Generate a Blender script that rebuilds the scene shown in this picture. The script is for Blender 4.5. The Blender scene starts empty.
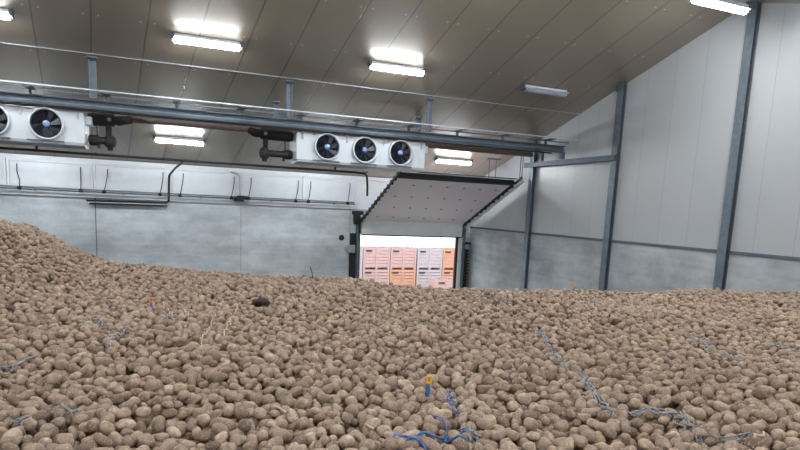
import bpy, math, random
import numpy as np
from mathutils import Matrix, Vector
random.seed(7); rng = np.random.default_rng(7)
sc = bpy.context.scene
COL = sc.collection
H = 4.75                      # eye height above the shed floor (the photographer stands on the heap)
PI = math.pi

# ---------------------------------------------------------------- camera
F, CY, YA, PITCH, ROLL = 595.6, 300.0, .38572, .15284, .04536
def cam_matrix():
    A = np.array([[1, 0, 0], [0, 0, -1], [0, 1, 0.]])
    c, s = math.cos(YA), math.sin(YA); Y = np.array([[c, -s, 0], [s, c, 0], [0, 0, 1]])
    c, s = math.cos(PITCH), math.sin(PITCH); P = np.array([[1, 0, 0], [0, c, -s], [0, s, c]])
    c, s = math.cos(ROLL), math.sin(ROLL); R = np.array([[c, -s, 0], [s, c, 0], [0, 0, 1]])
    return R @ P @ A @ Y
M3 = cam_matrix()
cam = bpy.data.cameras.new('camera'); cam_o = bpy.data.objects.new('camera', cam); COL.objects.link(cam_o)
cam.sensor_width = 36; cam.lens = F / 800 * 36; cam.shift_y = (CY - 225) / 800
cam.clip_start = .05; cam.clip_end = 300
mw = Matrix.Identity(4)
for i in range(3):
    mw[i][0] = M3[0][i]; mw[i][1] = -M3[1][i]; mw[i][2] = -M3[2][i]
mw[2][3] = H
cam_o.matrix_world = mw
sc.camera = cam_o
def ray(x, y): return M3.T @ np.array([x - 400, y - CY, F]) / F
def on_plane(x, y, axis, v):      # a point of the photo on a known plane of the building (heights relative to the eye)
    d = ray(x, y); return d * (v / d[axis])

# ---------------------------------------------------------------- materials
def lin(c):
    return tuple((v / 255 / 12.92) if v / 255 <= .04045 else ((v / 255 + .055) / 1.055) ** 2.4 for v in c) + (1,)
def new_mat(name):
    m = bpy.data.materials.new(name); m.use_nodes = True
    nt = m.node_tree; b = nt.nodes['Principled BSDF']
    return m, nt, b
def N(nt, typ, **kw):
    n = nt.nodes.new(typ)
    for k, v in kw.items():
        if k.startswith('i_'):
            key = k[2:]; key = int(key) if key.isdigit() else key.replace('_', ' ')
            n.inputs[key].default_value = v
        else: setattr(n, k, v)
    return n
def math_(nt, op, a, b=None):
    n = nt.nodes.new('ShaderNodeMath'); n.operation = op
    for i, v in enumerate((a, b)):
        if v is None: continue
        if isinstance(v, (int, float)): n.inputs[i].default_value = v
        else: nt.links.new(v, n.inputs[i])
    return n.outputs[0]
def mixc(nt, fac, a, b, blend='MIX'):
    n = nt.nodes.new('ShaderNodeMix'); n.data_type = 'RGBA'; n.blend_type = blend
    for s, v in (('Factor', fac), ('A', a), ('B', b)):
        k = [x for x in n.inputs if x.name == s and (x.type == 'RGBA' or (s == 'Factor' and x.type == 'VALUE'))][0]
        if isinstance(v, (int, float, tuple)): k.default_value = v
        else: nt.links.new(v, k)
    return [o for o in n.outputs if o.type == 'RGBA'][0]
def noise(nt, vec, scale, detail=4, rough=.55):
    n = N(nt, 'ShaderNodeTexNoise'); n.inputs['Scale'].default_value = scale
    n.inputs['Detail'].default_value = detail; n.inputs['Roughness'].default_value = rough
    if vec is not None: nt.links.new(vec, n.inputs['Vector'])
    return n.outputs['Fac']
def ramp(nt, v, a, b, ca=0., cb=1.):
    n = N(nt, 'ShaderNodeMapRange'); n.inputs[1].default_value = a; n.inputs[2].default_value = b
    n.inputs[3].default_value = ca; n.inputs[4].default_value = cb; nt.links.new(v, n.inputs[0]); return n.outputs[0]
def scaled(nt, vec, s):
    n = N(nt, 'ShaderNodeMapping'); n.inputs['Scale'].default_value = s; nt.links.new(vec, n.inputs['Vector']); return n.outputs[0]
def bump(nt, b, h, strength=.3, dist=.01):
    n = N(nt, 'ShaderNodeBump'); n.inputs['Strength'].default_value = strength; n.inputs['Distance'].default_value = dist
    nt.links.new(h, n.inputs['Height']); nt.links.new(n.outputs[0], b.inputs['Normal'])
def objc(nt): return N(nt, 'ShaderNodeTexCoord').outputs['Object']
def simple(name, col, rough=.5, metal=0., var=.12, scale=6., bmp=0., stretch=(1, 1, 1)):
    m, nt, b = new_mat(name); v = scaled(nt, objc(nt), stretch)
    n = ramp(nt, noise(nt, v, scale), .3, .7)
    c = lin(col); d = tuple(x * (1 - var) for x in c[:3]) + (1,); l = tuple(min(1, x * (1 + var)) for x in c[:3]) + (1,)
    nt.links.new(mixc(nt, n, d, l), b.inputs['Base Color'])
    b.inputs['Roughness'].default_value = rough; b.inputs['Metallic'].default_value = metal
    if bmp: bump(nt, b, noise(nt, v, scale * 8), bmp, .004)
    return m
def emitter(name, col, strength):
    m, nt, b = new_mat(name)
    b.inputs['Base Color'].default_value = (.8, .8, .8, 1)
    b.inputs['Emission Color'].default_value = col; b.inputs['Emission Strength'].default_value = strength
    v = objc(nt); n = ramp(nt, noise(nt, v, 3), 0, 1, .3, .5); nt.links.new(n, b.inputs['Roughness'])
    return m

def concrete(name, base, seams):
    m, nt, b = new_mat(name); p = objc(nt)
    big = noise(nt, scaled(nt, p, (.6, .6, 1.0)), 1.3, 6, .62)
    streak = noise(nt, scaled(nt, p, (.25, .25, 5)), 1.6, 6, .65)
    fine = noise(nt, p, 14, 5, .6)
    c0 = lin(base)
    dark = tuple(x * .52 for x in c0[:3]) + (1,); lite = tuple(min(1, x * 1.16) for x in c0[:3]) + (1,)
    f = math_(nt, 'ADD', math_(nt, 'MULTIPLY', ramp(nt, big, .36, .64), .6), math_(nt, 'MULTIPLY', ramp(nt, streak, .34, .66), .2))
    f = math_(nt, 'ADD', f, math_(nt, 'MULTIPLY', fine, .28))
    c = mixc(nt, f, dark, lite)
    dust = ramp(nt, noise(nt, scaled(nt, p, (.8, .8, 1.2)), .75, 3), .6, .74)      # patches of potato earth rubbed on the wall
    c = mixc(nt, math_(nt, 'MULTIPLY', dust, .28), c, lin((160, 138, 120)))
    sep = N(nt, 'ShaderNodeSeparateXYZ'); nt.links.new(p, sep.inputs[0])
    for x0, wdt, amt in seams:
        d = math_(nt, 'ABSOLUTE', math_(nt, 'SUBTRACT', sep.outputs['X'], x0))
        c = mixc(nt, math_(nt, 'MULTIPLY', math_(nt, 'LESS_THAN', d, wdt), amt), c, lin((45, 50, 55)))
    nt.links.new(c, b.inputs['Base Color']); b.inputs['Roughness'].default_value = .85
    bump(nt, b, fine, .15, .01)
    return m
def panels(name, base, axis, spacing, off, width, seam_col, seam_amt, rough, rib=0., var=.06, dots=0, fan=0.):
    m, nt, b = new_mat(name); p = objc(nt)
    sep = N(nt, 'ShaderNodeSeparateXYZ'); nt.links.new(p, sep.inputs[0]); a = sep.outputs[axis]
    if fan:                                                  # the roof panels were laid slightly out of square towards the left
        a = math_(nt, 'ADD', a, math_(nt, 'MULTIPLY', ramp(nt, a, 1., 6., fan, 0.), math_(nt, 'SUBTRACT', sep.outputs['Y'], 14.)))
    u = math_(nt, 'DIVIDE', math_(nt, 'SUBTRACT', a, off), spacing)
    fr = math_(nt, 'FRACT', math_(nt, 'ADD', u, 100.5))
    d = math_(nt, 'MULTIPLY', math_(nt, 'ABSOLUTE', math_(nt, 'SUBTRACT', fr, .5)), spacing)
    seam = math_(nt, 'LESS_THAN', d, width)
    pid = math_(nt, 'FLOOR', math_(nt, 'ADD', u, 100.))
    wn = N(nt, 'ShaderNodeTexWhiteNoise', noise_dimensions='1D'); nt.links.new(pid, wn.inputs['W'])
    c0 = lin(base)
    n = ramp(nt, noise(nt, scaled(nt, p, (.6, .6, .6)), 1.5, 5), .3, .7)
    f = math_(nt, 'ADD', math_(nt, 'MULTIPLY', n, .5), math_(nt, 'MULTIPLY', wn.outputs['Value'], .5))
    c = mixc(nt, f, tuple(x * (1 - var) for x in c0[:3]) + (1,), tuple(min(1, x * (1 + var)) for x in c0[:3]) + (1,))
    c = mixc(nt, math_(nt, 'MULTIPLY', seam, seam_amt), c, lin(seam_col))
    if dots:                                                 # pale screw heads
        near = math_(nt, 'LESS_THAN', math_(nt, 'ABSOLUTE', math_(nt, 'SUBTRACT', d, .12)), .016)
        yy = math_(nt, 'FRACT', math_(nt, 'DIVIDE', sep.outputs['Y'], dots))
        row = math_(nt, 'LESS_THAN', math_(nt, 'ABSOLUTE', math_(nt, 'SUBTRACT', yy, .5)), .022 / dots)
        c = mixc(nt, math_(nt, 'MULTIPLY', math_(nt, 'MULTIPLY', near, row), .8), c, lin((225, 215, 200)))
    nt.links.new(c, b.inputs['Base Color']); b.inputs['Roughness'].default_value = rough
    h = math_(nt, 'MULTIPLY', seam, -1.)
    if rib:
        r = math_(nt, 'SINE', math_(nt, 'MULTIPLY', a, 2 * PI / .055))
        h = math_(nt, 'ADD', h, math_(nt, 'MULTIPLY', r, rib))
    bump(nt, b, h, .35, .006)
    return m

MT = dict(
    concrete_back=concrete('concrete back', (206, 214, 220), [(-1.78, .014, .75), (2.43, .014, .3), (6.12, .012, .4), (-6., .014, .5)]),
    concrete_side=concrete('concrete side', (192, 197, 201), []),
    ceiling=panels('ceiling panel', (148, 135, 117), 0, .948, .663, .015, (70, 68, 72), .75, .36, 0, .06, dots=1.5, fan=.1),
    clad_side=panels('side cladding', (190, 193, 196), 1, .82, 8.353, .006, (120, 126, 136), .45, .35, .12, .03),
    clad_back=panels('back cladding', (216, 224, 228), 0, 1.0, .2, .004, (170, 178, 184), .4, .4, .05, .03),
    floor=concrete('floor concrete', (150, 148, 142), []),
    asphalt=simple('yard concrete', (190, 188, 184), .9, 0, .1, 3, .2),
    steel=simple('galvanised steel', (118, 128, 137), .5, .45, .16, 9, .05),
    steel_blue=simple('blue grey steel', (92, 103, 115), .55, .3, .14, 7, .05),
    steel_lite=simple('bright zinc', (190, 198, 206), .45, .3, .1, 12),
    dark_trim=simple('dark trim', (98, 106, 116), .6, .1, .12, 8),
    white_trim=simple('white trim', (220, 225, 229), .45, 0, .04, 5),
    white_metal=simple('white enamel', (210, 216, 222), .35, .05, .05, 3),
    grey_metal=simple('grey sheet', (168, 172, 178), .45, .3, .1, 6),
    black_plastic=simple('black plastic', (24, 25, 28), .45, 0, .2, 20),
    insulation=simple('dark pipe insulation', (40, 35, 35), .75, 0, .25, 16, .3),
    brown_pipe=simple('brown lagged pipe', (104, 88, 84), .6, 0, .2, 8, .15),
    fan_dark=simple('fan black', (20, 24, 32), .5, .1, .2, 10),
    fan_blade=simple('fan blade grey', (26, 31, 42), .4, .3, .2, 10),
    fan_hub=simple('fan hub silver blue', (150, 176, 224), .25, .4, .2, 30),
    door_panel=panels('door underside', (240, 229, 234), 0, 50, 0, .001, (180, 170, 175), 0, .55, 0, .03),
    door_section=simple('door front section', (226, 232, 233), .5, 0, .05, 3),
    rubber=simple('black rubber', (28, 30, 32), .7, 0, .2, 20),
    door_guide=simple('grey green guide', (92, 108, 112), .5, .2, .12, 10),
    lamp_body=simple('lamp housing grey', (220, 224, 236), .45, 0, .06, 8),
    lamp_end=simple('lamp end cap', (92, 98, 108), .5, 0, .1, 10),
    lamp_off=simple('unlit diffuser', (160, 165, 174), .3, 0, .08, 8),
    lamp_on=emitter('lit diffuser', (.93, .97, 1., 1), 118.),
    blue_twine=simple('blue twine', (52, 106, 172), .6, 0, .25, 30),
    net_grey=simple('grey blue netting', (146, 146, 150), .6, 0, .25, 30),
    pale_root=simple('dry pale root', (196, 178, 156), .85, 0, .2, 40),
    dark_soil=simple('dark soil', (62, 50, 46), .95, 0, .3, 40, .5),
    yellow=simple('yellow plastic', (232, 176, 52), .5, 0, .1, 20),
    orange=simple('orange plastic', (216, 150, 84), .5, 0, .1, 20),
    probe_blue=simple('blue cable', (30, 112, 190), .5, 0, .15, 20),
    copper=simple('bare metal', (150, 150, 155), .35, .7, .1, 20),
    crate_pink=simple('pale pink crate wood', (204, 172, 168), .8, 0, .12, 3, .1, (1, 1, 6)),
    crate_orange=simple('new orange crate wood', (214, 164, 138), .8, 0, .12, 3, .1, (1, 1, 6)),
    crate_grey=simple('weathered grey crate wood', (196, 186, 192), .8, 0, .12, 3, .1, (1, 1, 6)),
    crate_label=simple('dark stencil plate', (70, 56, 58), .7, 0, .1, 10),
)
def potato_mat(name, use_attr):
    m, nt, b = new_mat(name)
    if use_attr:
        at = N(nt, 'ShaderNodeAttribute'); at.attribute_name = 'tint'; t = at.outputs['Fac']
        v = objc(nt)
    else:
        t = N(nt, 'ShaderNodeObjectInfo').outputs['Random']
        oi = N(nt, 'ShaderNodeObjectInfo'); ad = N(nt, 'ShaderNodeVectorMath', operation='ADD')
        nt.links.new(scaled(nt, objc(nt), (.04, .034, .034)), ad.inputs[0]); nt.links.new(oi.outputs['Location'], ad.inputs[1]); v = ad.outputs[0]
    cr = N(nt, 'ShaderNodeValToRGB'); e = cr.color_ramp.elements
    e[0].position = 0; e[0].color = lin((120, 101, 88)); e[1].position = 1; e[1].color = lin((203, 182, 161))
    for pos, c in ((.3, (157, 137, 119)), (.6, (172, 151, 133)), (.85, (185, 164, 143))):
        q = e.new(pos); q.color = lin(c)
    nt.links.new(t, cr.inputs[0])
    big = ramp(nt, noise(nt, v, 30, 5, .65), .42, .6)
    fine = ramp(nt, noise(nt, v, 130, 3), .56, .68)
    c = mixc(nt, math_(nt, 'MULTIPLY', big, .55), cr.outputs[0], lin((126, 105, 88)))
    c = mixc(nt, math_(nt, 'MULTIPLY', fine, .6), c, lin((218, 201, 180)))
    eyes = ramp(nt, noise(nt, v, 60, 2), .68, .74)
    c = mixc(nt, math_(nt, 'MULTIPLY', eyes, .5), c, lin((92, 74, 62)))
    nt.links.new(c, b.inputs['Base Color']); b.inputs['Roughness'].default_value = .82
    b.inputs['Specular IOR Level'].default_value = .25
    bump(nt, b, noise(nt, v, 90, 4), .5, .004)
    return m
MT['potato_one'] = potato_mat('potato skin', False)
MT['potato_mass'] = potato_mat('potato skin heap', True)
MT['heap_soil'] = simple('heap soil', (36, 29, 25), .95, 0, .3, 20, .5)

_cb = MT['ceiling'].node_tree.nodes['Principled BSDF']           # gloss paint on the roof sheets
_cb.inputs['Coat Weight'].default_value = .55; _cb.inputs['Coat Roughness'].default_value = .3; _cb.inputs['Coat IOR'].default_value = 1.75
# ---------------------------------------------------------------- mesh builder
class MB:
    def __init__(s): s.v = []; s.f = []; s.sm = []
    def add(s, vs, fs, smooth=False):
        o = len(s.v); s.v += [tuple(map(float, p)) for p in vs]
        s.f += [tuple(i + o for i in f) for f in fs]; s.sm += [smooth] * len(fs); return s
    def box(s, x0, x1, y0, y1, z0, z1):
        p = [(x, y, z) for z in (z0, z1) for y in (y0, y1) for x in (x0, x1)]
        return s.add(p, [(0, 2, 3, 1), (4, 5, 7, 6), (0, 1, 5, 4), (2, 6, 7, 3), (0, 4, 6, 2), (1, 3, 7, 5)])
    def cbox(s, x0, x1, y0, y1, z0, z1, c=.01):     # box with chamfered edges
        pts = []; 
        for z in (z0, z1):
            for y in (y0, y1):
                for x in (x0, x1):
                    sx, sy, sz = (1 if x == x0 else -1), (1 if y == y0 else -1), (1 if z == z0 else -1)
                    pts += [(x, y + sy * c, z + sz * c), (x + sx * c, y, z + sz * c), (x + sx * c, y + sy * c, z)]
        def i(a, k): return a * 3 + k
        F_ = [(i(0, 0), i(4, 0), i(6, 0), i(2, 0)), (i(1, 0), i(3, 0), i(7, 0), i(5, 0)), (i(0, 1), i(1, 1), i(5, 1), i(4, 1)),
              (i(2, 1), i(6, 1), i(7, 1), i(3, 1)), (i(0, 2), i(2, 2), i(3, 2), i(1, 2)), (i(4, 2), i(5, 2), i(7, 2), i(6, 2))]
        for a, b_ in ((0, 1), (2, 3), (4, 5), (6, 7)): F_.append((i(a, 1), i(a, 2), i(b_, 2), i(b_, 1)))
        for a, b_ in ((0, 2), (1, 3), (4, 6), (5, 7)): F_.append((i(a, 0), i(b_, 0), i(b_, 2), i(a, 2)))
        for a, b_ in ((0, 4), (1, 5), (2, 6), (3, 7)): F_.append((i(a, 0), i(a, 1), i(b_, 1), i(b_, 0)))
        for a in range(8): F_.append((i(a, 0), i(a, 1), i(a, 2)))
        return s.add(pts, F_)
    def obox(s, a, b, w, h, up=(0, 0, 1)):           # bar from a to b, width w, height h
        a = Vector(a); b = Vector(b); d = (b - a).normalized(); up = Vector(up)
        r = d.cross(up)
        if r.length < 1e-4: r = Vector((1, 0, 0))
        r.normalize(); u = r.cross(d).normalized()
        p = [q + r * sx * w / 2 + u * sz * h / 2 for q in (a, b) for sx, sz in ((-1, -1), (1, -1), (1, 1), (-1, 1))]
        return s.add(p, [(0, 1, 2, 3), (7, 6, 5, 4), (0, 4, 5, 1), (1, 5, 6, 2), (2, 6, 7, 3), (3, 7, 4, 0)])
    def tube(s, pts, r, n=10, caps=True):
        pts = [Vector(p) for p in pts]; rs = r if isinstance(r, (list, tuple)) else [r] * len(pts)
        rings = []; pu = None
        for k, p in enumerate(pts):
            d = (pts[min(k + 1, len(pts) - 1)] - pts[max(k - 1, 0)]).normalized()
            if pu is None:
                u = Vector((0, 0, 1)) if abs(d.z) < .9 else Vector((1, 0, 0))
            else: u = pu
            u = (u - d * u.dot(d)).normalized(); pu = u; w = d.cross(u)
            rings.append([p + (u * math.cos(2 * PI * j / n) + w * math.sin(2 * PI * j / n)) * rs[k] for j in range(n)])
        vs = [q for R in rings for q in R]; fs = []
        for k in range(len(pts) - 1):
            for j in range(n): fs.append((k * n + j, k * n + (j + 1) % n, (k + 1) * n + (j + 1) % n, (k + 1) * n + j))
        s.add(vs, fs, True)
        if caps: s.add(vs[:n], [tuple(range(n))[::-1]]); s.add(vs[-n:], [tuple(range(n))])
        return s
    def lathe(s, prof, c, axis=(0, -1, 0), n=40, closed=False):    # prof: list of (radius, offset along axis)
        ax = Vector(axis).normalized(); u = Vector((0, 0, 1)) if abs(ax.z) < .9 else Vector((1, 0, 0))
        u = (u - ax * u.dot(ax)).normalized(); w = ax.cross(u); c = Vector(c)
        vs = [c + ax * o + (u * math.cos(2 * PI * j / n) + w * math.sin(2 * PI * j / n)) * r for r, o in prof for j in range(n)]
        fs = []; K = len(prof)
        for k in range(K if closed else K - 1):
            k2 = (k + 1) % K
            for j in range(n): fs.append((k * n + j, k * n + (j + 1) % n, k2 * n + (j + 1) % n, k2 * n + j))
        return s.add(vs, fs, True)
    def prism(s, poly, axis, a, b):                  # poly in the two other axes, extruded
        def P(q, t):
            l = list(q); l.insert(axis, t); return tuple(l)
        n = len(poly); vs = [P(q, a) for q in poly] + [P(q, b) for q in poly]
        fs = [tuple(range(n))[::-1], tuple(range(n, 2 * n))] + [(i, (i + 1) % n, n + (i + 1) % n, n + i) for i in range(n)]
        return s.add(vs, fs)
    def build(s, name, mat, parent=None, keep=False, raise_h=None):
        rel = raise_h if raise_h is not None else (parent is None or not parent.get('_local'))
        vs = np.array(s.v, float)
        if rel: vs[:, 2] += H
        loc = np.zeros(3)
        if parent is not None and not parent.get('_local'): 
            q = parent
            while q is not None: loc += np.array(q.location); q = q.parent
        elif parent is None and not keep:
            loc = np.array([(vs[:, 0].min() + vs[:, 0].max()) / 2, (vs[:, 1].min() + vs[:, 1].max()) / 2, vs[:, 2].min()])
        vs = vs - loc
        me = bpy.data.meshes.new(name); me.from_pydata(vs.tolist(), [], s.f); 
        import bmesh
        bm = bmesh.new(); bm.from_mesh(me); bmesh.ops.recalc_face_normals(bm, faces=bm.faces); bm.to_mesh(me); bm.free()
        me.polygons.foreach_set('use_smooth', s.sm); me.update()
        me.materials.append(MT[mat]); o = bpy.data.objects.new(name, me); COL.objects.link(o)
        if parent is not None:
            o.parent = parent
            if parent.get('_local'): o['_local'] = 1
        else: o.location = loc
        return o
def tag(o, label=None, cat=None, group=None, kind=None):
    if label: o['label'] = label
    if cat: o['category'] = cat
    if group: o['group'] = group
    if kind: o['kind'] = kind
    return o
def thing(name, label, cat, loc, group=None, local=False):
    o = bpy.data.objects.new(name, None); COL.objects.link(o); o.empty_display_size = .1
    o.location = (loc[0], loc[1], loc[2] + (0 if local else H))
    if local: o['_local'] = 1
    return tag(o, label, cat, group)
def kids(o): return [c for c in bpy.data.objects if c.parent == o]
def copy_tree(o, parent=None):
    c = o.copy(); COL.objects.link(c)
    if parent is not None: c.parent = parent
    for ch in kids(o): copy_tree(ch, c)
    return c
def structure(mb, name, mat, parent=None):
    o = mb.build(name, mat, parent, keep=True)
    if parent is None: o['kind'] = 'structure'
    return o

# ---------------------------------------------------------------- the building
YB, XR, XL = 20.0, 10.84, -12.0
RS = .3005; YR = 9.1; ZR = 1.029 + RS * (YB - YR)
def roof(y): return ZR - RS * abs(y - YR)
YF = 2 * YR - YB
FL = -H
SL = math.atan(RS)

structure(MB().box(XL - .2, XR + .2, YF - .2, YB + .2, FL - .15, FL), 'floor', 'floor')
structure(MB().box(-25, 45, YB + .2, 60, FL - .2, FL - .02), 'floor_yard', 'asphalt')
cl = MB()
cl.prism([(YB + .2, roof(YB + .2)), (YR, ZR), (YF - .2, roof(YF - .2)), (YF - .2, roof(YF - .2) + .2), (YR, ZR + .2), (YB + .2, roof(YB + .2) + .2)], 0, XL - .2, XR + .2)
structure(cl, 'ceiling', 'ceiling')
structure(MB().tube([(XL, 14.08, roof(14.08) - .015), (XR, 14.08, roof(14.08) - .012)], .008, 8), 'trim_1', 'steel_lite')
structure(MB().prism([(YR - .12, roof(YR - .12) - .012), (YR, ZR - .012), (YR + .12, roof(YR + .12) - .012), (YR + .12, roof(YR + .12)), (YR, ZR), (YR - .12, roof(YR - .12))], 0, XL, XR), 'trim_2', 'white_trim')

DX0, DX1, DZ = 6.47, 10.43, -.955          # doorway
wb = MB().box(XL - .2, DX0, YB, YB + .2, FL, -.1); wb.box(DX1, XR + .2, YB, YB + .2, FL, -.1); wb.box(DX0, DX1, YB, YB + .2, DZ, -.1)
wall_back = structure(wb, 'wall_back', 'concrete_back')
structure(MB().box(XL - .2, XR + .2, YB + .02, YB + .2, -.1, 1.03), 'cladding', 'clad_back', wall_back)
structure(MB().box(XL, 6.2, YB - .07, YB + .02, -.1, .02), 'ledge', 'white_trim', wall_back)
structure(MB().box(XL, XR, YB - .05, YB + .02, .9, 1.02), 'top_rail', 'white_trim', wall_back)

wall_right = structure(MB().box(XR, XR + .2, YF - .2, YB + .2, FL, -.62), 'wall_right', 'concrete_side')
structure(MB().prism([(YF, -.56), (YB, -.56), (YB, roof(YB)), (YR, ZR), (YF, roof(YF))], 0, XR + .01, XR + .2), 'cladding', 'clad_side', wall_right)
structure(MB().box(XR - .03, XR + .1, YF, YB, -.62, -.56), 'ledge', 'dark_trim', wall_right)
structure(MB().prism([(YF, FL), (YB, FL), (YB, roof(YB)), (YR, ZR), (YF, roof(YF))], 0, XL - .2, XL), 'wall_left', 'clad_side')
structure(MB().box(XL - .2, XR + .2, YF - .2, YF, FL, 1.03), 'wall_front', 'clad_back')

# ---- steel columns and tie
for yc, lab in ((16.07, 'slim galvanised steel column nearest the doorway, tie bar fixed across its top'),
                (12.42, 'grey steel column in the middle of the gable wall at the end of the tie bar'),
                (8.94, 'tall grey steel column at right reaching the ridge of the roof')):
    t = thing('steel_column', lab, 'column', (XR - .06, yc, FL), 'steel columns along the gable wall')
    top = roof(yc) - .01
    MB().box(XR - .125, XR - .11, yc - .1, yc + .1, FL, top).build('flange', 'steel', t)
    MB().box(XR - .11, XR - .015, yc - .005, yc + .005, FL, top).build('web', 'steel', t)
    MB().box(XR - .015, XR - .002, yc - .1, yc + .1, FL, top).build('flange', 'steel', t)
    MB().prism([(yc - .12, roof(yc - .12) - .14), (yc + .12, roof(yc + .12) - .14), (yc + .12, roof(yc + .12) - .005), (yc - .12, roof(yc - .12) - .005)], 0, XR - .16, XR - .126).build('head_plate', 'steel_blue', t)
t = thing('tie_beam', 'horizontal grey steel tie bar between two columns of the gable wall', 'beam', (XR - .2, 14.3, 1.44))
MB().box(XR - .21, XR - .2, 12.3, 16.35, 1.43, 1.57).build('web', 'steel_blue', t)
MB().box(XR - .2, XR - .13, 12.3, 16.35, 1.555, 1.57).build('flange', 'steel_blue', t)
MB().box(XR - .2, XR - .13, 12.3, 16.35, 1.43, 1.445).build('flange', 'steel_blue', t)

# ---- beams, cable ladder, hangers
def cbeam(name, lab, y, z0, z1, x0, x1, mat):
    t = thing(name, lab, 'beam', ((x0 + x1) / 2, y, z0))
    MB().box(x0, x1, y + .06, y + .075, z0, z1).build('web', mat, t)
    MB().box(x0, x1, y - .03, y + .06, z1 - .02, z1).build('flange', mat, t)
    MB().box(x0, x1, y - .03, y + .06, z0, z0 + .02).build('flange', mat, t)
    return t
fb = cbeam('support_beam', 'long blue grey steel channel running above the fan coolers to the tie bar', 14.32, 1.74, 1.93, -9.5, 10.62, 'steel_blue')
MB().box(-9.5, 10.6, 14.28, 14.30, 1.80, 1.82).build('stiffener_rib', 'steel', fb)
MB().box(10.5, 10.62, 14.3, 14.4, 1.575, 1.74).build('end_leg', 'steel_blue', fb)
rb = cbeam('support_beam', 'rear blue grey steel channel behind the fan coolers, near the sloping ceiling', 15.3, 1.87, 2.02, -9.5, 10.62, 'steel_blue')
MB().box(10.52, 10.62, 15.3, 15.38, 1.575, 1.87).build('end_leg', 'steel_blue', rb)
tag(MB().box(-9.5, 10.2, 14.33, 14.37, 1.69, 1.73).build('shadow_gap_strip', 'rubber'), 'thin black strip for the shadow gap along the underside of the front steel channel', 'shadow strip')  # black bar stands for the shadow gap between channel and coolers
t = thing('cable_ladder', 'long pale cable ladder with rungs lying over the front steel channel', 'cable tray', (0, 14.2, 2.02))
MB().box(-9.5, 10.8, 13.92, 13.945, 2.06, 2.085).build('side_rail', 'steel_lite', t)
MB().box(-9.5, 10.8, 14.42, 14.445, 2.03, 2.06).build('side_rail', 'dark_trim', t)
x = -9.3
while x < 10.7:
    MB().box(x, x + .16, 13.945, 14.42, 2.03, 2.055).build('rung', 'dark_trim', t)
    MB().box(x + .05, x + .1, 14.3, 14.36, 1.935, 2.03).build('foot', 'dark_trim', t); x += 1.37
for x, y, zb, w, lab in ((-1.24, 14.27, 1.95, .14, 'zinc channel hanger post above the left fan cooler'), (2.81, 14.27, 1.95, .13, 'longer zinc hanger post above the pipe elbow left of the three fan cooler'),
                         (6.36, 14.27, 1.95, .13, 'longer zinc hanger post above the right end of the three fan cooler'),
                         (2.69, 15.33, 2.03, .11, 'short rear zinc hanger post just left of a longer one'), (6.54, 15.33, 2.03, .11, 'short rear zinc hanger post above the third fan, near the doorway')):
    t = thing('hanger_post', lab, 'hanger', (x, y, zb), 'hanger posts between roof and beams')
    zt = roof(y)
    MB().box(x - w / 2, x + w / 2, y + .03, y + .04, zb, zt - .05).build('web', 'steel', t)
    MB().box(x - w / 2, x - w / 2 + .012, y - .04, y + .03, zb, zt - .035).build('flange', 'steel', t)
    MB().box(x + w / 2 - .012, x + w / 2, y - .04, y + .03, zb, zt - .035).build('flange', 'steel', t)
    MB().prism([(y - .09, roof(y - .09) - .03), (y + .09, roof(y + .09) - .03), (y + .09, roof(y + .09)), (y - .09, roof(y - .09))], 0, x - w / 2 - .02, x + w / 2 + .02).build('roof_plate', 'steel', t)

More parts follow.
